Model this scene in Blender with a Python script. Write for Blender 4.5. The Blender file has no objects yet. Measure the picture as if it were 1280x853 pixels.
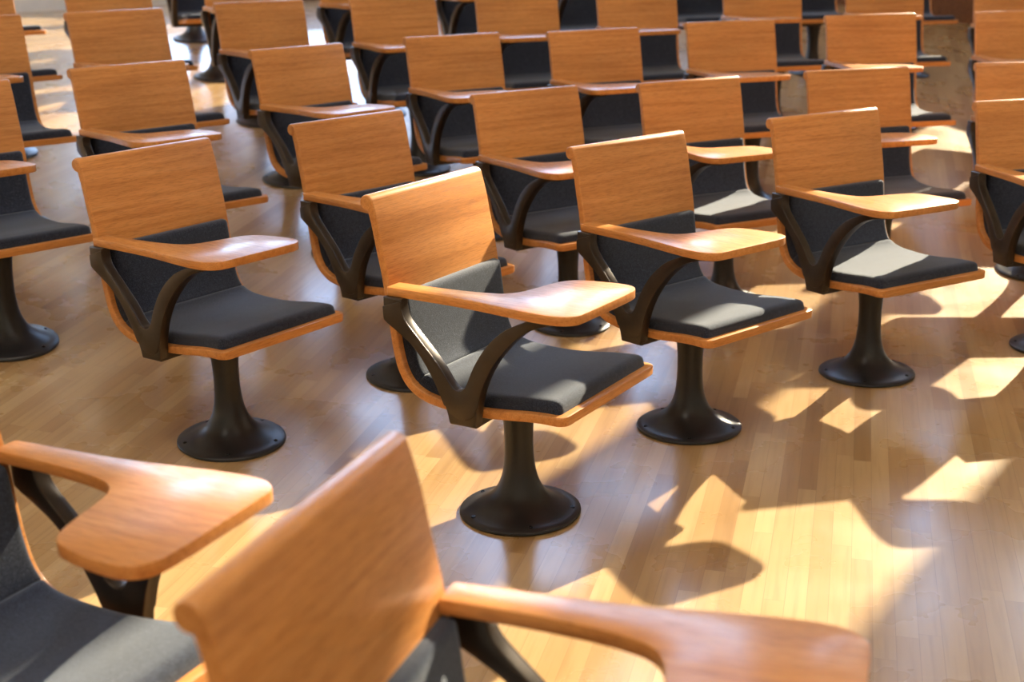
import bpy, bmesh, math, random
from mathutils import Vector, Matrix
random.seed(7)
scene = bpy.context.scene
COL = scene.collection
R = math.radians

# ------------------------------------------------------------------ floor shape (a gentle bowl rising to the back rows)
def floor_z(x, y):
    tau = -0.457 * x + 0.889 * y; along = 0.889 * x + 0.457 * y
    tau += 0.1 * (along - 3) ** 2 * math.exp(-((along - 3) / 4.0) ** 4)
    return 0.02 * max(min(tau - 3.4, 0.0), -4.0) + 0.14695 * 0.35 * math.log1p(math.exp((min(tau, 11.5) - 4.6382) / 0.35))
def floor_slope(x, y):
    e = 0.1
    return ((floor_z(x + e, y) - floor_z(x - e, y)) / (2 * e), (floor_z(x, y + e) - floor_z(x, y - e)) / (2 * e))

# ------------------------------------------------------------------ materials
def new_mat(name):
    m = bpy.data.materials.new(name); m.use_nodes = True
    nt = m.node_tree
    return m, nt, nt.nodes["Principled BSDF"]
def node(nt, kind, **kw):
    n = nt.nodes.new(kind)
    for k, v in kw.items(): setattr(n, k, v)
    return n
def ramp(nt, fac, stops):
    r = node(nt, "ShaderNodeValToRGB")
    e = r.color_ramp.elements
    while len(e) < len(stops): e.new(0.5)
    for i, (p, c) in enumerate(stops):
        e[i].position = p; e[i].color = (*c, 1)
    nt.links.new(fac, r.inputs["Fac"])
    return r.outputs["Color"]
def mix(nt, a, b, fac, mode="MIX"):
    n = node(nt, "ShaderNodeMix", data_type="RGBA", blend_type=mode)
    for sock, val in ((n.inputs[0], fac), (n.inputs[6], a), (n.inputs[7], b)):
        if isinstance(val, (int, float)): sock.default_value = val
        elif isinstance(val, tuple): sock.default_value = (*val, 1)
        else: nt.links.new(val, sock)
    return n.outputs[2]

def wood_mat(name, along, dark, mid, light, rough=0.36, coat=0.25):
    """varnished oak: long grain streaks along one object axis, fine flecks, per-chair tone"""
    m, nt, b = new_mat(name); L = nt.links.new
    tc = node(nt, "ShaderNodeTexCoord")
    oi = node(nt, "ShaderNodeObjectInfo")
    off = node(nt, "ShaderNodeVectorMath", operation="SCALE"); off.inputs[0].default_value = (31, 17, 23)
    L(oi.outputs["Random"], off.inputs[3])
    add = node(nt, "ShaderNodeVectorMath", operation="ADD")
    L(tc.outputs["Object"], add.inputs[0]); L(off.outputs[0], add.inputs[1])
    def stretched(s_al, s_ac):
        mp = node(nt, "ShaderNodeMapping")
        mp.inputs["Scale"].default_value = tuple(s_al if i == along else s_ac for i in range(3))
        L(add.outputs[0], mp.inputs["Vector"]); return mp.outputs[0]
    n1 = node(nt, "ShaderNodeTexNoise"); n1.inputs["Scale"].default_value = 1.0
    n1.inputs["Detail"].default_value = 5; n1.inputs["Distortion"].default_value = 0.35
    L(stretched(2.2, 60.0), n1.inputs["Vector"])
    n2 = node(nt, "ShaderNodeTexNoise"); n2.inputs["Scale"].default_value = 1.0
    n2.inputs["Detail"].default_value = 3
    L(stretched(26.0, 420.0), n2.inputs["Vector"])
    n3 = node(nt, "ShaderNodeTexNoise"); n3.inputs["Scale"].default_value = 1.0; n3.inputs["Detail"].default_value = 2
    L(stretched(2.0, 5.0), n3.inputs["Vector"])
    c1 = ramp(nt, n1.outputs["Fac"], [(0.32, dark), (0.5, mid), (0.72, light)])
    fl = ramp(nt, n2.outputs["Fac"], [(0.36, (0.62, 0.58, 0.55)), (0.52, (1, 1, 1))])
    c2 = mix(nt, c1, fl, 0.55, "MULTIPLY")
    br = ramp(nt, n3.outputs["Fac"], [(0.3, (0.84, 0.82, 0.80)), (0.7, (1.12, 1.10, 1.06))])
    c3 = mix(nt, c2, br, 0.8, "MULTIPLY")
    L(c3, b.inputs["Base Color"])
    rr = ramp(nt, n2.outputs["Fac"], [(0.35, (rough + .12,) * 3), (0.55, (rough,) * 3)])
    L(rr, b.inputs["Roughness"])
    b.inputs["Specular IOR Level"].default_value = 0.3; b.inputs["Coat Weight"].default_value = coat; b.inputs["Coat Roughness"].default_value = 0.18
    bp = node(nt, "ShaderNodeBump"); bp.inputs["Strength"].default_value = 0.18; bp.inputs["Distance"].default_value = 0.0015
    L(n2.outputs["Fac"], bp.inputs["Height"]); L(bp.outputs[0], b.inputs["Normal"])
    return m

OAK_D, OAK_M, OAK_L = (0.50, 0.198, 0.052), (0.595, 0.252, 0.071), (0.65, 0.295, 0.093)
M_shell = wood_mat("oak_shell", 0, OAK_D, OAK_M, OAK_L)
M_tablet = wood_mat("oak_tablet", 1, OAK_D, OAK_M, OAK_L, rough=0.32, coat=0.22)

def felt_mat():
    m, nt, b = new_mat("charcoal_wool"); L = nt.links.new
    tc = node(nt, "ShaderNodeTexCoord")
    n1 = node(nt, "ShaderNodeTexNoise"); n1.inputs["Scale"].default_value = 420; n1.inputs["Detail"].default_value = 2
    n2 = node(nt, "ShaderNodeTexNoise"); n2.inputs["Scale"].default_value = 90; n2.inputs["Detail"].default_value = 3
    L(tc.outputs["Object"], n1.inputs["Vector"]); L(tc.outputs["Object"], n2.inputs["Vector"])
    c = ramp(nt, n1.outputs["Fac"], [(0.3, (0.0085, 0.0115, 0.022)), (0.52, (0.018, 0.0235, 0.043)), (0.72, (0.064, 0.074, 0.108))])
    c2 = ramp(nt, n2.outputs["Fac"], [(0.3, (0.8, 0.8, 0.8)), (0.7, (1.15, 1.15, 1.15))])
    L(mix(nt, c, c2, 1.0, "MULTIPLY"), b.inputs["Base Color"])
    b.inputs["Roughness"].default_value = 0.95
    b.inputs["Specular IOR Level"].default_value = 0.15
    b.inputs["Sheen Weight"].default_value = 0.34; b.inputs["Sheen Tint"].default_value = (0.85, 0.92, 1.0, 1); b.inputs["Sheen Roughness"].default_value = 0.5
    bp = node(nt, "ShaderNodeBump"); bp.inputs["Strength"].default_value = 0.35; bp.inputs["Distance"].default_value = 0.002
    L(n1.outputs["Fac"], bp.inputs["Height"]); L(bp.outputs[0], b.inputs["Normal"])
    return m
M_felt = felt_mat()

def metal_mat(name, col, rough, metallic=0.75):
    m, nt, b = new_mat(name); L = nt.links.new
    tc = node(nt, "ShaderNodeTexCoord")
    n1 = node(nt, "ShaderNodeTexNoise"); n1.inputs["Scale"].default_value = 14; n1.inputs["Detail"].default_value = 4
    L(tc.outputs["Object"], n1.inputs["Vector"])
    c = ramp(nt, n1.outputs["Fac"], [(0.3, tuple(v * .8 for v in col)), (0.7, tuple(v * 1.2 for v in col))])
    L(c, b.inputs["Base Color"])
    r = ramp(nt, n1.outputs["Fac"], [(0.3, (rough - .05,) * 3), (0.7, (rough + .06,) * 3)])
    L(r, b.inputs["Roughness"])
    b.inputs["Metallic"].default_value = metallic
    return m
M_bronze = metal_mat("bronze_metal", (0.050, 0.038, 0.029), 0.33, 0.55)
M_base = metal_mat("pedestal_metal", (0.023, 0.024, 0.027), 0.36, 0.3)
M_bolt = metal_mat("bolt_steel", (0.02, 0.02, 0.022), 0.3, 0.9)

def floor_mat():
    m, nt, b = new_mat("maple_strip_floor"); L = nt.links.new
    tc = node(nt, "ShaderNodeTexCoord")
    mp = node(nt, "ShaderNodeMapping"); mp.inputs["Rotation"].default_value = (0, 0, R(-75))
    L(tc.outputs["Object"], mp.inputs["Vector"])
    sx = node(nt, "ShaderNodeSeparateXYZ"); L(mp.outputs[0], sx.inputs[0])
    def mth(op, a, b=None, c=None):
        n = node(nt, "ShaderNodeMath", operation=op)
        for i, v in enumerate((a, b, c)):
            if v is None: continue
            if isinstance(v, (int, float)): n.inputs[i].default_value = v
            else: L(v, n.inputs[i])
        return n.outputs[0]
    def rnd(*v):
        cv = node(nt, "ShaderNodeCombineXYZ")
        for i, q in enumerate(v): L(q, cv.inputs[i])
        wn = node(nt, "ShaderNodeTexWhiteNoise", noise_dimensions="3D"); L(cv.outputs[0], wn.inputs["Vector"])
        return wn
    vrow = mth("DIVIDE", sx.outputs[1], 0.057); row = mth("FLOOR", vrow); vf = mth("FRACT", vrow)
    r1 = rnd(row).outputs["Value"]
    ulen = mth("MULTIPLY_ADD", r1, 0.5, 0.55)
    uu = mth("ADD", mth("DIVIDE", sx.outputs[0], ulen), mth("MULTIPLY", r1, 17.3))
    idx = mth("FLOOR", uu); uf = mth("FRACT", uu)
    bw = rnd(row, idx)
    ev = mth("MULTIPLY", mth("MINIMUM", vf, mth("SUBTRACT", 1.0, vf)), 0.057)
    eu = mth("MULTIPLY", mth("MINIMUM", uf, mth("SUBTRACT", 1.0, uf)), 0.8)
    seam = mth("LESS_THAN", mth("MINIMUM", ev, eu), 0.0006)
    tone = ramp(nt, bw.outputs["Value"], [(0.0, (0.29, 0.168, 0.068)), (0.12, (0.35, 0.212, 0.090)), (0.6, (0.40, 0.256, 0.115)), (1.0, (0.455, 0.308, 0.150))])
    # long grain along the boards
    mg = node(nt, "ShaderNodeMapping"); mg.inputs["Scale"].default_value = (2.6, 46, 1)
    L(mp.outputs[0], mg.inputs["Vector"])
    n1 = node(nt, "ShaderNodeTexNoise"); n1.inputs["Scale"].default_value = 1; n1.inputs["Detail"].default_value = 5; n1.inputs["Distortion"].default_value = 0.25
    addv = node(nt, "ShaderNodeVectorMath", operation="ADD")
    sc = node(nt, "ShaderNodeVectorMath", operation="SCALE"); sc.inputs[3].default_value = 9.0
    L(bw.outputs["Color"], sc.inputs[0]); L(mg.outputs[0], addv.inputs[0]); L(sc.outputs[0], addv.inputs[1])
    L(addv.outputs[0], n1.inputs["Vector"])
    gr = ramp(nt, n1.outputs["Fac"], [(0.28, (0.80, 0.76, 0.70)), (0.5, (1, 1, 1)), (0.75, (1.07, 1.06, 1.03))])
    c = mix(nt, tone, gr, 0.75, "MULTIPLY")
    # occasional dark knots
    vo = node(nt, "ShaderNodeTexVoronoi"); vo.inputs["Scale"].default_value = 1.1
    mk = node(nt, "ShaderNodeMapping"); mk.inputs["Scale"].default_value = (0.7, 1.5, 1)
    L(mp.outputs[0], mk.inputs["Vector"]); L(mk.outputs[0], vo.inputs["Vector"])
    kn = ramp(nt, vo.outputs["Distance"], [(0.0, (0.34, 0.24, 0.18)), (0.010, (0.62, 0.5, 0.42)), (0.018, (1, 1, 1))])
    c = mix(nt, c, kn, 0.8, "MULTIPLY")
    c = mix(nt, c, (0.22, 0.125, 0.055), mth("MULTIPLY", seam, 0.8))
    L(c, b.inputs["Base Color"])
    n2 = node(nt, "ShaderNodeTexNoise"); n2.inputs["Scale"].default_value = 3.2; n2.inputs["Detail"].default_value = 4
    L(tc.outputs["Object"], n2.inputs["Vector"])
    r = ramp(nt, n2.outputs["Fac"], [(0.3, (0.24,) * 3), (0.7, (0.34,) * 3)])
    L(r, b.inputs["Roughness"])
    b.inputs["Coat Weight"].default_value = 0.4; b.inputs["Coat Roughness"].default_value = 0.16
    return m
M_floor = floor_mat()

def plain(name, col, rough):
    m, nt, b = new_mat(name); L = nt.links.new
    tc = node(nt, "ShaderNodeTexCoord")
    n1 = node(nt, "ShaderNodeTexNoise"); n1.inputs["Scale"].default_value = 5; n1.inputs["Detail"].default_value = 5
    L(tc.outputs["Object"], n1.inputs["Vector"])
    L(ramp(nt, n1.outputs["Fac"], [(0.3, tuple(v * .94 for v in col)), (0.7, tuple(v * 1.04 for v in col))]), b.inputs["Base Color"])
    b.inputs["Roughness"].default_value = rough
    return m
M_plaster = plain("warm_white_plaster", (0.72, 0.67, 0.58), 0.9)
M_ceiling = plain("ceiling_paint", (0.80, 0.78, 0.74), 0.9)
M_mullion = plain("dark_window_metal", (0.06, 0.055, 0.05), 0.5)
M_panel = wood_mat("walnut_panelling", 0, (0.085, 0.026, 0.007), (0.13, 0.043, 0.011), (0.17, 0.06, 0.017), rough=0.4, coat=0.2)

# ------------------------------------------------------------------ mesh helpers
def link(name, bm, mat, parent=None, smooth=True, angle=35):
    me = bpy.data.meshes.new(name); bm.normal_update(); bm.to_mesh(me); bm.free()
    me.materials.append(mat)
    if smooth:
        for p in me.polygons: p.use_smooth = True
        me.set_sharp_from_angle(angle=R(angle))
    o = bpy.data.objects.new(name, me); COL.objects.link(o)
    if parent: o.parent = parent
    return o
def catmull(pts, per=6):
    out = []
    n = len(pts)
    for i in range(n - 1):
        p0, p1, p2, p3 = pts[max(i - 1, 0)], pts[i], pts[i + 1], pts[min(i + 2, n - 1)]
        for k in range(per):
            t = k / per
            out.append(tuple(0.5 * (2 * b + (c - a) * t + (2 * a - 5 * b + 4 * c - d) * t * t + (3 * b - a - 3 * c + d) * t ** 3)
                             for a, b, c, d in zip(p0, p1, p2, p3)))
    out.append(tuple(pts[-1])); return out
def loop_skin(bm, rings, cap=True):
    n = len(rings[0]); vs = [[bm.verts.new(p) for p in r] for r in rings]
    for a, b in zip(vs, vs[1:]):
        for i in range(n):
            bm.faces.new((a[i], a[(i + 1) % n], b[(i + 1) % n], b[i]))
    if cap:
        bm.faces.new(list(reversed(vs[0]))); bm.faces.new(vs[-1])
    return vs
def extrude_outline(bm, outline, frame, bevel, seg=2):
    """outline: 2D polygon; frame(u,v,k) -> 3D for k = 0 / 1 (the two faces)"""
    a = [bm.verts.new(frame(u, v, 0)) for u, v in outline]
    b = [bm.verts.new(frame(u, v, 1)) for u, v in outline]
    n = len(a)
    f0 = bm.faces.new(a); f1 = bm.faces.new(list(reversed(b)))
    for i in range(n):
        bm.faces.new((a[(i + 1) % n], a[i], b[i], b[(i + 1) % n]))
    bmesh.ops.recalc_face_normals(bm, faces=bm.faces[:])
    if bevel:
        es = [e for e in bm.edges if (e in f0.edges[:]) or (e in f1.edges[:])]
        bmesh.ops.bevel(bm, geom=es, offset=bevel, segments=seg, profile=0.5, affect="EDGES", clamp_overlap=True)
    ng = [f for f in bm.faces if len(f.verts) > 4]
    bmesh.ops.triangulate(bm, faces=ng)

# ------------------------------------------------------------------ chair parts (x: sitter's right, y: forward, z: up)
HW = 0.280                                                   # half width of the bent-oak shell
PROFILE = [(-0.3103, 0.993), (-0.2945, 0.937), (-0.281, 0.865), (-0.266, 0.790), (-0.253, 0.700), (-0.244, 0.620), (-0.235, 0.560),
           (-0.221, 0.508), (-0.196, 0.468), (-0.158, 0.442), (-0.108, 0.428), (-0.045, 0.422), (0.045, 0.420), (0.130, 0.426),
           (0.200, 0.434), (0.265, 0.438), (0.325, 0.437)]
SP = catmull(PROFILE, 7)
def tangent(i):
    a, b = SP[max(i - 1, 0)], SP[min(i + 1, len(SP) - 1)]
    d = Vector((b[0] - a[0], b[1] - a[1])).normalized(); return d
def normal(i):                                                # towards the sitter
    d = tangent(i); return Vector((-d.y, d.x)) if True else d
TH = 0.0135
def shell_bm():
    bm = bmesh.new(); rings = []
    ends = SP[-1][0]
    extra = []
    for i, (y, z) in enumerate(SP):
        n = normal(i)
        w = HW - 0.014 * max(0.0, 1 - abs(0) ) * 0
        r = 0.03
        dy = ends - y
        if i > len(SP) - 30 and dy < r: w = HW - r + math.sqrt(max(r * r - (r - dy) ** 2, 0.0))
        extra.append((y, z, n, w))
    # extra stations so that the front corners are round
    st = []
    for k, (y, z, n, w) in enumerate(extra):
        st.append((y, z, n, w))
    last = st[-1]; prev = [s for s in st if ends - s[0] >= 0.03 and s is not last][-1]
    st = [s for s in st[:-1] if not (ends - s[0] < 0.03 and s[1] < 0.5)]
    for q in (0.0, 0.2, 0.4, 0.58, 0.74, 0.87, 0.96, 1.0):
        dy = 0.03 * (1 - q); y = ends - dy
        t = (y - prev[0]) / (last[0] - prev[0])
        w = HW - 0.03 + math.sqrt(max(0.03 ** 2 - (0.03 - dy) ** 2, 0.0))
        st.append((y, prev[1] + (last[1] - prev[1]) * t, last[2], w))
    for (y, z, n, w) in st:
        ring = []
        c = 0.005
        for (sx, sn) in ((1, -1), (1, 1), (-1, 1), (-1, -1)):
            for k in range(4):
                a = math.pi / 2 * k / 3
                ca, sa = (1 - math.cos(a)), (1 - math.sin(a))
                # rounded rectangle corner
                if sx * sn < 0: ox, on = ca if False else sa, ca
                else: ox, on = ca, sa
                ring.append((sx * (w - c * ox), sn * (TH - c * on)))
        rings.append([(px, y + n.x * pn, z + n.y * pn) for px, pn in ring])
    loop_skin(bm, rings)
    # the rolled top edge
    cy, cz, r = -0.3190, 0.9910, 0.0223
    rings = []
    RW = HW + 0.0012
    for x, s in ((-RW, .86), (-RW + .002, .95), (-RW + .006, 1), (RW - .006, 1), (RW - .002, .95), (RW, .86)):
        rings.append([(x, cy + r * s * math.cos(a * math.pi / 16), cz + r * s * math.sin(a * math.pi / 16)) for a in range(32)])
    loop_skin(bm, rings)
    bmesh.ops.recalc_face_normals(bm, faces=bm.faces[:])
    return bm
def arc_table():
    s = [0.0]
    for a, b in zip(SP, SP[1:]): s.append(s[-1] + math.hypot(b[0] - a[0], b[1] - a[1]))
    return s
ARC = arc_table()
def at_arc(s):
    for i in range(len(ARC) - 1):
        if ARC[i + 1] >= s or i == len(ARC) - 2:
            t = (s - ARC[i]) / max(ARC[i + 1] - ARC[i], 1e-9)
            p = Vector(SP[i]).lerp(Vector(SP[i + 1]), t); n = normal(i).lerp(normal(i + 1), t).normalized()
            return p, n
def arc_of(test):
    return next(ARC[i] for i, p in enumerate(SP) if test(p))
def pad_bm(s0, s1, hw, thick, soft, crad, nx=36, ns=34):
    """upholstered pad lying on the shell between two arc lengths"""
    bm = bmesh.new()
    def spread(k, n):
        t = k / n
        return 0.5 - 0.5 * math.cos(math.pi * t) if True else t
    grid = []
    for j in range(ns + 1):
        s = s0 + (s1 - s0) * spread(j, ns); row = []
        p, n = at_arc(s)
        for i in range(nx + 1):
            x = -hw + 2 * hw * spread(i, nx)
            dx, ds = hw - abs(x), min(s - s0, s1 - s)
            if dx < crad and ds < crad: d = crad - math.hypot(crad - dx, crad - ds)
            else: d = min(dx, ds)
            if d <= 0: h = -0.006
            else:
                q = min(d / soft, 1.0); h = thick * (0.30 * min(d / 0.004, 1.0) + 0.70 * math.sqrt(max(1 - (1 - q) ** 2, 0)))
            h += TH
            row.append(bm.verts.new((x, p.x + n.x * h, p.y + n.y * h)))
        grid.append(row)
    for j in range(ns):
        for i in range(nx):
            bm.faces.new((grid[j][i], grid[j][i + 1], grid[j + 1][i + 1], grid[j + 1][i]))
    # underside strip into the shell
    border = [grid[0][i] for i in range(nx + 1)] + [grid[j][nx] for j in range(1, ns + 1)] + [grid[ns][i] for i in range(nx - 1, -1, -1)] + [grid[j][0] for j in range(ns - 1, 0, -1)]
    bmesh.ops.recalc_face_normals(bm, faces=bm.faces[:])
    return bm
def lathe_bm(profile, seg=48, slope=(0, 0), sink=0.10):
    bm = bmesh.new(); rings = []
    for r, z in profile:
        ring = []
        for k in range(seg):
            a = 2 * math.pi * k / seg; x, y = r * math.cos(a), r * math.sin(a)
            f = max(0.0, 1 - max(z, 0) / sink)
            ring.append((x, y, z + f * (slope[0] * x + slope[1] * y)))
        rings.append(ring)
    loop_skin(bm, rings); bmesh.ops.recalc_face_normals(bm, faces=bm.faces[:]); return bm
PED = [(0.186, 0.0), (0.189, 0.004), (0.188, 0.010), (0.183, 0.014), (0.168, 0.0165)] + \
      catmull([(0.152, 0.021), (0.118, 0.037), (0.090, 0.058), (0.068, 0.088), (0.053, 0.130), (0.046, 0.185), (0.0445, 0.24), (0.047, 0.30), (0.054, 0.36), (0.060, 0.388)], 3)
def bracket_bm(side):
    outer = [(-0.246, 0.7335), (-0.246, 0.676), (-0.236, 0.660), (-0.197, 0.636), (-0.150, 0.604), (-0.110, 0.560), (-0.068, 0.492), (-0.040, 0.430), (-0.030, 0.391)]
    foot = [(-0.026, 0.386), (0.052, 0.388), (0.062, 0.396)]
    front = [(0.068, 0.440), (0.086, 0.505), (0.120, 0.574), (0.171, 0.640), (0.228, 0.689), (0.286, 0.713), (0.350, 0.7215)]
    tip = [(0.356, 0.727), (0.356, 0.7335), (0.290, 0.7335)]
    inner = [(0.232, 0.721), (0.166, 0.690), (0.106, 0.636), (0.062, 0.571), (0.034, 0.512), (0.020, 0.495), (0.006, 0.490), (-0.008, 0.494), (-0.022, 0.507), (-0.064, 0.562), (-0.116, 0.616), (-0.166, 0.668), (-0.180, 0.700), (-0.180, 0.7335)]
    out = catmull(outer, 4) + foot + catmull(front, 4) + tip + catmull(inner, 4)
    bm = bmesh.new()
    def frame(u, v, k):
        x = (0.283, 0.318)[k]
        t = max(0.0, u - 0.06); lean = 0.35 * t * t                      # the front branch leans in under the tablet
        return (side * (x - lean), u, v)
    extrude_outline(bm, out, frame, 0.006, 3)
    # the face plate of the casting ends in a rounded tongue above the foot
    tongue = [(-0.034, 0.436), (-0.022, 0.419), (-0.004, 0.409), (0.016, 0.406), (0.038, 0.410), (0.055, 0.421), (0.0645, 0.440)]
    face = catmull(outer[:-1], 4)[2:-1] + tongue + catmull(front, 4)[1:] + [(0.352, 0.7300), (0.290, 0.7310)] + catmull(inner, 4)[:-1]
    b2 = bmesh.new()
    extrude_outline(b2, face, lambda u, v, k: frame(u, v, 1)[:1] and (frame(u, v, 1)[0] + side * (-0.004, 0.0026)[k], u, v), 0.0018, 2)
    me = bpy.data.meshes.new("face"); b2.to_mesh(me); b2.free(); bm.from_mesh(me); bpy.data.meshes.remove(me)
    return bm
def box(bm, c, s, bev=0.0):
    r = bmesh.ops.create_cube(bm, size=1.0, matrix=Matrix.Translation(c) @ Matrix.Diagonal((*s, 1)))
    if bev:
        es = list({e for v in r["verts"] for e in v.link_edges})
        bmesh.ops.bevel(bm, geom=es, offset=bev, segments=2, profile=0.5, affect="EDGES")
def carrier_bm(side):
    """cast bar under the seat from the arm bracket to the swivel plate"""
    bm = bmesh.new()
    rings = []
    for x, y0, y1, z0, z1 in ((0.312, -0.028, 0.060, 0.386, 0.408), (0.20, -0.026, 0.056, 0.386, 0.407), (0.08, -0.05, 0.06, 0.384, 0.407), (-0.05, -0.05, 0.06, 0.384, 0.407)):
        rings.append([(side * x, y0, z0), (side * x, y1, z0), (side * x, y1, z1), (side * x, y0, z1)])
    loop_skin(bm, rings)
    bmesh.ops.recalc_face_normals(bm, faces=bm.faces[:])
    return bm
def tablet_bm(side):
    pts = [(0.243, -0.243), (0.300, -0.243), (0.305, -0.238)]
    outer = [(0.306, -0.200), (0.309, -0.110), (0.313, -0.010), (0.321, 0.080), (0.333, 0.165), (0.344, 0.245), (0.348, 0.310), (0.341, 0.357), (0.318, 0.386), (0.284, 0.394)]
    fr = [(0.20, 0.397), (0.10, 0.400), (0.035, 0.400), (0.000, 0.395), (-0.026, 0.377), (-0.038, 0.345), (-0.036, 0.290), (-0.025, 0.225), (-0.010, 0.190), (0.022, 0.166),
          (0.075, 0.150), (0.130, 0.138), (0.176, 0.124), (0.206, 0.098), (0.222, 0.055), (0.233, -0.010), (0.240, -0.100), (0.2425, -0.200)]
    out = pts + catmull(outer + fr, 5)
    bm = bmesh.new()
    extrude_outline(bm, out, lambda u, v, k: (side * u, v, (0.7335, 0.7595)[k]), 0.0028, 2)
    return bm
BOLTS = [R(a) for a in (115, 187, 259, 331, 43)]
def bolt_bm():
    bm = bmesh.new()
    prof = [(0.0075, -0.004), (0.0075, 0.0015), (0.0062, 0.003), (0.0034, 0.003), (0.003, 0.0012)]
    rings = [[(r * math.cos(k * math.pi / 8), r * math.sin(k * math.pi / 8), z) for k in range(16)] for r, z in prof]
    loop_skin(bm, rings); bmesh.ops.recalc_face_normals(bm, faces=bm.faces[:]); return bm

def make_chair(side):
    root = bpy.data.objects.new("lecture_chair", None); COL.objects.link(root)
    root.empty_display_size = 0.2
    link("seat_shell", shell_bm(), M_shell, root)
    s_top = arc_of(lambda p: p[1] < 0.728); s_seam = arc_of(lambda p: p[1] < 0.462); s_front = ARC[-1] - 0.030
    link("back_pad", pad_bm(s_top, s_seam + 0.004, 0.260, 0.026, 0.018, 0.014), M_felt, root, angle=80)
    link("seat_pad", pad_bm(s_seam - 0.008, s_front + 0.006, 0.260, 0.034, 0.030, 0.020), M_felt, root, angle=80)
    link("arm_bracket", bracket_bm(side), M_bronze, root)
    link("writing_tablet", tablet_bm(side), M_tablet, root)
    link("seat_carrier", carrier_bm(side), M_bronze, root)
    ped = link("pedestal", lathe_bm(PED), M_base, root)
    for a in BOLTS:
        b = link("bolt", bolt_bm(), M_bolt, ped) if a == BOLTS[0] else None
        if b is None:
            b = bpy.data.objects.new("bolt", bolt_mesh); COL.objects.link(b); b.parent = ped
        bolt_mesh = b.data
        b.location = (0.163 * math.cos(a), 0.163 * math.sin(a), 0.0175)
    return root
PROTO = {}
USED = set()
def copy_tree(o, parent=None):
    c = o.copy(); COL.objects.link(c)
    if parent: c.parent = parent
    for ch in o.children: copy_tree(ch, c)
    return c
GROUP = "swivel tablet-arm chairs in the lecture hall"
def place(x, y, yaw, label, side=1, bolts=True):
    if side not in PROTO: PROTO[side] = make_chair(side)
    if side in USED: r = copy_tree(PROTO[side])
    else: r = PROTO[side]; USED.add(side)
    r.location = (x, y, floor_z(x, y)); r.rotation_euler = (0, 0, R(yaw))
    r["label"] = label; r["category"] = "chair"; r["group"] = GROUP
    return r
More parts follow.
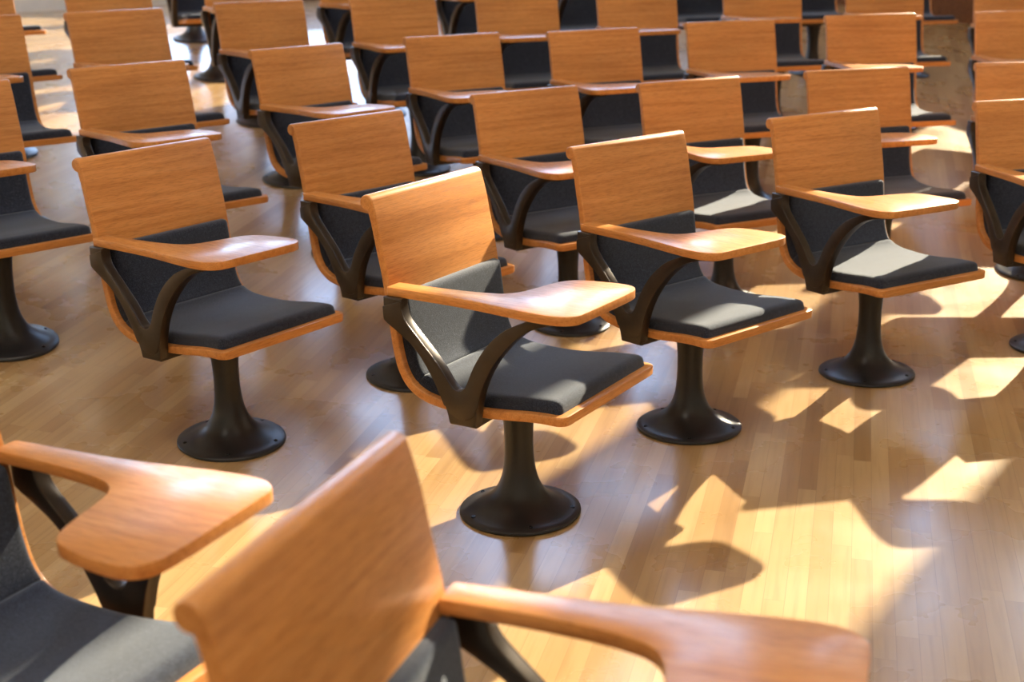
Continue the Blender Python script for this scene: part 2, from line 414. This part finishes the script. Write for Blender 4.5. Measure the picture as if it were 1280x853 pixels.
CHAIRS = [
    (0.014, 3.693, -122.9, 1, 'tablet-arm chair with brightly sunlit oak backrest, in focus at the centre front'),
    (-0.997, 4.275, -126.7, 1, 'unlit tablet-arm chair with whole round pedestal showing, left of the sunlit centre chair'),
    (0.634, 4.389, -140.1, 1, 'tablet-arm chair immediately right of the sunlit centre chair, same front row'),
    (1.427, 4.944, -150.8, 1, 'third front-row chair from left, seat pad and tablet in strong sun, right of centre'),
    (-0.400, 4.937, -133.5, 1, 'unlit chair just behind the sunlit centre chair, its near arm resting against that chair'),
    (-2.030, 5.015, -134.9, 1, 'large chair cut by the left picture edge, charcoal seat and flared pedestal showing'),
    (-1.476, 5.690, -136.2, 1, 'third-row chair directly behind the unlit standalone chair on the left, tablet crossing its back'),
    (-1.889, 6.976, -137.0, 1, 'fourth-row chair directly behind the third-row chair whose tablet crosses its back, upper left'),
    (-0.813, 6.382, -134.2, 1, 'third-row chair whose long tablet reaches over the chair behind the sunlit centre chair'),
    (-1.255, 7.565, -144.8, 1, 'fourth-row chair at the top, behind and left of the third-row chair with long reaching tablet'),
    (-0.134, 6.849, -151.5, 1, 'third-row chair directly above the sunlit centre chair, its curved arm bracket showing'),
    (0.257, 5.597, -146.9, 1, 'second-row chair seen in the gap between the sunlit centre chair and its right neighbour'),
    (0.614, 7.119, -157.5, 1, 'third-row chair directly above and left of the chair right of the sunlit centre chair'),
    (1.002, 5.905, -153.8, 1, 'second-row chair with glowing tablet, seen between the two front chairs right of centre'),
    (1.397, 7.409, -163.3, 1, 'third-row chair above the chair right of centre, one place left of the aisle-end chair'),
    (1.817, 6.185, -165.2, 1, 'second-row chair ending the row at the aisle, partly hidden by third front-row chair'),
    (2.221, 7.602, -171.9, 1, 'last third-row chair by the aisle, bright top edge and sun patch on its seat'),
    (0.022, 1.465, -110.3, -1, 'large blurred left-handed chair, oak backrest cut by the bottom edge of the photo'),
    (-0.930, 2.063, -117.3, -1, 'blurred left-handed chair in the lower left corner, wide orange tablet over grey seat'),
    (2.308, 5.224, -167.9, 1, 'nearest chair cut off by the right picture edge, across the bare floor aisle'),
    (-2.505, 6.411, -141.6, 1, 'second chair up the left picture edge, navy back pad beside a slanting oak backrest'),
    (-2.977, 7.661, -138.0, 1, 'third chair up the left picture edge, small navy pad and tablet end'),
    (-3.467, 8.905, -138.3, 1, 'fourth chair up the left picture edge, only its bright seat corner in view'),
    (2.698, 9.133, -176.5, 1, 'last fourth-row chair by the aisle at the top edge, tablet tip gleaming'),
    (-0.544, 7.929, -153.0, 1, 'cut-off fourth-row chair above and left of the third-row chair directly above the centre chair'),
    (0.181, 8.311, -160.0, 1, 'cut-off fourth-row chair whose tablet fills the gap right of the chair above the centre chair'),
    (0.954, 8.530, -164.0, 1, 'cut-off fourth-row chair at the top edge, third from the aisle end of its row'),
    (1.818, 8.889, -170.4, 1, 'cut-off fourth-row chair at the top edge, second from the aisle end of its row'),
    (3.149, 7.806, -181.0, 1, 'third nearest chair along the right picture edge, bright top edge against dark wood'),
    (2.645, 6.327, -182.0, 1, 'second nearest chair along the right picture edge, low backrest strip above the nearest one'),
    (-1.645, 8.838, -156.8, 1, 'fifth-row chair at the top left, bracket and round base beside the fourth-row backrest'),
    (-0.897, 9.178, -147.8, 1, 'fifth-row chair at the top, arm bracket just left of the first cut-off fourth-row backrest'),
    (3.419, 11.195, -172.9, 1, 'last fifth-row chair by the aisle, seat edge against the dark wood panelling'),
    (-2.314, 8.221, -140.5, 1, 'fifth-row chair at the upper left, lit arm bracket left of the fourth-row backrest'),
    (-2.189, 10.043, -155.0, 1, 'sixth-row chair at the top left, dark round base on the pale floor'),
    (-2.656, 11.387, -157.0, 1, 'seventh-row chair at the top left, farthest round base on the pale floor'),
    (-0.120, 9.560, -156.0, 1, 'fifth-row chair seen only as navy pad between first two cut-off fourth-row backrests'),
    (0.650, 9.850, -162.0, 1, 'fifth-row chair seen only as navy pad between second and third cut-off fourth-row backrests'),
    (1.550, 10.300, -168.0, 1, 'fifth-row chair seen only as navy pad between third and fourth cut-off fourth-row backrests'),
    (2.500, 10.750, -172.0, 1, 'fifth-row chair seen only as navy pad left of the aisle-end fourth-row chair'),
    (3.580, 9.100, -182.0, 1, 'farthest chair along the right picture edge, only a strip of backrest at the top'),
    (-3.950, 10.400, -145.0, 1, 'farthest chair at the upper left corner, a mere sliver of seat'),
]
made = []
for x, y, yaw, side, label in CHAIRS:
    made.append((place(x, y, yaw, label, side), x, y, yaw))
# pedestal feet follow the rising floor
for r, x, y, yaw in made:
    gx, gy = floor_slope(x, y)
    if math.hypot(gx, gy) < 0.02: continue
    c, s = math.cos(R(yaw)), math.sin(R(yaw))
    sl = (c * gx + s * gy, -s * gx + c * gy)
    ped = next(ch for ch in r.children if ch.name.startswith("pedestal"))
    bm = lathe_bm(PED, slope=sl); me = bpy.data.meshes.new("pedestal"); bm.to_mesh(me); bm.free()
    me.materials.append(M_base)
    for p in me.polygons: p.use_smooth = True
    me.set_sharp_from_angle(angle=R(35))
    ped.data = me
    for b in ped.children:
        bx, by = b.location.x, b.location.y
        b.location.z = 0.0175 + 0.82 * (sl[0] * bx + sl[1] * by)

# ------------------------------------------------------------------ room
def structure(name, bm, mat, smooth=False):
    o = link(name, bm, mat, None, smooth); o["kind"] = "structure"; return o
# floor: a grid that follows the bowl
bm = bmesh.new()
xs = [-13 + 0.4 * i for i in range(63)]; ys = [-7 + 1.0 * i for i in range(9)] + [2.2 + 0.25 * i for i in range(57)] + [17 + 1.0 * i for i in range(6)]
ys = sorted(set(round(v, 3) for v in ys))
g = [[bm.verts.new((x, y, floor_z(x, y))) for x in xs] for y in ys]
for a, b in zip(g, g[1:]):
    for i in range(len(xs) - 1): bm.faces.new((a[i], a[i + 1], b[i + 1], b[i]))
structure("floor", bm, M_floor, True)

# back wall: panelled plinth, tall windows with piers
CEIL = 12.0
CR, CL_ = Vector((10.08, 9.94)), Vector((-3.52, 20.14))           # right and left end of the back wall
FR, FL = Vector((10.08, -6.0)), Vector((-12.0, -6.0)); LL = Vector((-12.0, 12.0))
def wall_box(bm, p, q, z0, z1, thick=0.25, inset=0.0, out=True):
    d = (q - p).normalized(); n = Vector((d.y, -d.x))
    c = 0.5 * (p + q); L = (q - p).length
    m = Matrix.Translation((c.x + n.x * thick / 2, c.y + n.y * thick / 2, (z0 + z1) / 2)) @ Matrix.Rotation(math.atan2(d.y, d.x), 4, "Z") @ Matrix.Diagonal((L, thick, z1 - z0, 1))
    bmesh.ops.create_cube(bm, size=1.0, matrix=m)
def wall_with_windows(name, p, q, openings, zbase=0.0, thick=0.25, panel=None):
    """p->q with the room on the left-hand side; openings: (start, end, sill, head) in metres"""
    d = (q - p).normalized(); L = (q - p).length
    lo = zbase - 0.5 if panel is None else panel
    bm = bmesh.new(); e = 0.0
    for a, b, sill, head in openings:
        if a > e: wall_box(bm, p + d * e, p + d * a, lo, CEIL, thick)
        wall_box(bm, p + d * a, p + d * b, lo, sill, thick)
        wall_box(bm, p + d * a, p + d * b, head, CEIL, thick)
        e = b
    if e < L: wall_box(bm, p + d * e, q, lo, CEIL, thick)
    structure(name, bm, M_plaster)
    if panel is not None:
        bm = bmesh.new(); wall_box(bm, p, q, zbase - 0.5, panel, thick)
        structure(name.replace("wall", "baseboard"), bm, M_panel)
    return d
WN = [0]
def window(p, d, a, b, sill, head, nm, zbars=(0.5,)):
    WN[0] += 1
    n = Vector((d.y, -d.x)); bm = bmesh.new()
    t = 0.06
    q0, q1 = p + d * a + n * 0.08, p + d * b + n * 0.08
    wall_box(bm, q0, q1, sill, sill + t, 0.08); wall_box(bm, q0, q1, head - t, head, 0.08)
    for k in range(nm + 1):
        s = a + (b - a - t) * k / nm
        wall_box(bm, p + d * s + n * 0.08, p + d * (s + t) + n * 0.08, sill, head, 0.08)
    structure("window_%d" % WN[0], bm, M_mullion)

# the room is on the left when walking p -> q (counter-clockwise round the room)
BACK_OPEN = [(3.45, 4.45, 2.6, 6.75), (4.65, 5.41, 2.6, 6.75), (6.0, 6.7, 4.4, 7.6), (9.4, 10.6, 3.4, 11.0), (11.2, 13.6, 3.4, 10.6), (14.2, 16.7, 3.2, 9.4)]
d = wall_with_windows("wall_back", CR, CL_, BACK_OPEN, 0.7, panel=2.4)
for a, b, z0, z1 in BACK_OPEN: window(CR, d, a, b, z0, z1, 1 if b < 6 else 2)
LEFT_OPEN = [(0.3, 2.6, 3.0, 7.4), (9.6, 12.2, 3.0, 8.0)]
d = wall_with_windows("wall_left", CL_, LL, LEFT_OPEN, 0.5)
for a, b, z0, z1 in LEFT_OPEN: window(CL_, d, a, b, z0, z1, 2)
wall_with_windows("wall_side", LL, FL, [])
wall_with_windows("wall_front", FL, FR, [])
wall_with_windows("wall_right", FR, CR, [])
bm = bmesh.new()
vs = [bm.verts.new((v.x, v.y, z)) for z in (CEIL, CEIL + 0.25) for v in (CR, CL_, LL, FL, FR)]
bm.faces.new(vs[:5]); bm.faces.new(list(reversed(vs[5:])))
for i in range(5): bm.faces.new((vs[i], vs[5 + i], vs[5 + (i + 1) % 5], vs[(i + 1) % 5]))
structure("ceiling", bm, M_ceiling)

# ------------------------------------------------------------------ light
SUN_AZ, SUN_EL = 54.8, 24.9                                  # direction towards the sun
sun = bpy.data.lights.new("sun", "SUN"); sun.energy = 20.0; sun.angle = R(0.53); sun.color = (1.0, 0.86, 0.62)
so = bpy.data.objects.new("sun", sun); COL.objects.link(so)
sd = Vector((math.cos(R(SUN_AZ)) * math.cos(R(SUN_EL)), math.sin(R(SUN_AZ)) * math.cos(R(SUN_EL)), math.sin(R(SUN_EL))))
so.rotation_euler = sd.to_track_quat("Z", "Y").to_euler()
# added unseen block outside that keeps the sun off the middle windows
wd = (CL_ - CR).normalized(); mid = CR + wd * 7.32 + Vector((math.cos(R(SUN_AZ)), math.sin(R(SUN_AZ)))) * 24
bm = bmesh.new()
bmesh.ops.create_cube(bm, size=1.0, matrix=Matrix.Translation((mid.x, mid.y, 11.5)) @ Matrix.Rotation(R(SUN_AZ - 90), 4, "Z") @ Matrix.Diagonal((3.5, 4.0, 24.0, 1)))
structure("sun_blocker", bm, M_plaster)
w = bpy.data.worlds.new("sky"); scene.world = w; w.use_nodes = True
nt = w.node_tree; bg = nt.nodes["Background"]
sky = nt.nodes.new("ShaderNodeTexSky"); sky.sky_type = "NISHITA"; sky.sun_disc = False
sky.sun_elevation = R(38); sky.sun_rotation = R(250); sky.dust_density = 0.6; sky.ozone_density = 1.5
pale = mix(nt, sky.outputs[0], (0.62, 0.66, 0.70), 0.35); nt.links.new(pale, bg.inputs["Color"]); bg.inputs["Strength"].default_value = 3.9
# added fill lights without fixtures, up at the ceiling, to brighten the hall
for i, (x, y) in enumerate([(-4, -3), (0, -3), (4, -3), (-4, 1), (0.5, 1), (4.5, 1)]):
    l = bpy.data.lights.new("fill_light", "AREA"); l.energy = 150; l.size = 1.4; l.color = (1.0, 0.91, 0.78)
    o = bpy.data.objects.new("fill_light", l); COL.objects.link(o); o.location = (x, y, CEIL - 0.05)

# ------------------------------------------------------------------ camera
F_PX, PITCH, ROLL, CAM_H = 1615.88, 0.295610, -0.022837, 1.67815
cam = bpy.data.cameras.new("camera"); co = bpy.data.objects.new("camera", cam); COL.objects.link(co)
cam.sensor_width = 36; cam.sensor_fit = "HORIZONTAL"; cam.lens = F_PX * 36 / 1280
fw = Vector((0, math.cos(PITCH), -math.sin(PITCH))); rt = Vector((1, 0, 0)); up = Vector((0, math.sin(PITCH), math.cos(PITCH)))
r2 = math.cos(ROLL) * rt + math.sin(ROLL) * up; u2 = -math.sin(ROLL) * rt + math.cos(ROLL) * up
mw = Matrix((r2, u2, -fw)).transposed().to_4x4(); mw.translation = (0, 0, CAM_H)
co.matrix_world = mw
cam.dof.use_dof = True; cam.dof.focus_distance = 3.85; cam.dof.aperture_fstop = 2.8
scene.camera = co
scene.view_settings.view_transform = "Standard"; scene.view_settings.look = "None"
scene.view_settings.exposure = 0.0; scene.view_settings.gamma = 1.0; scene.view_settings.use_curve_mapping = False
scene.cycles.use_denoising = True; scene.cycles.denoiser = "OPENIMAGEDENOISE"
scene.cycles.denoising_prefilter = "ACCURATE"; scene.cycles.denoising_input_passes = "RGB_ALBEDO_NORMAL"
scene.cycles.sample_clamp_indirect = 4.0; scene.cycles.caustics_reflective = False; scene.cycles.caustics_refractive = False
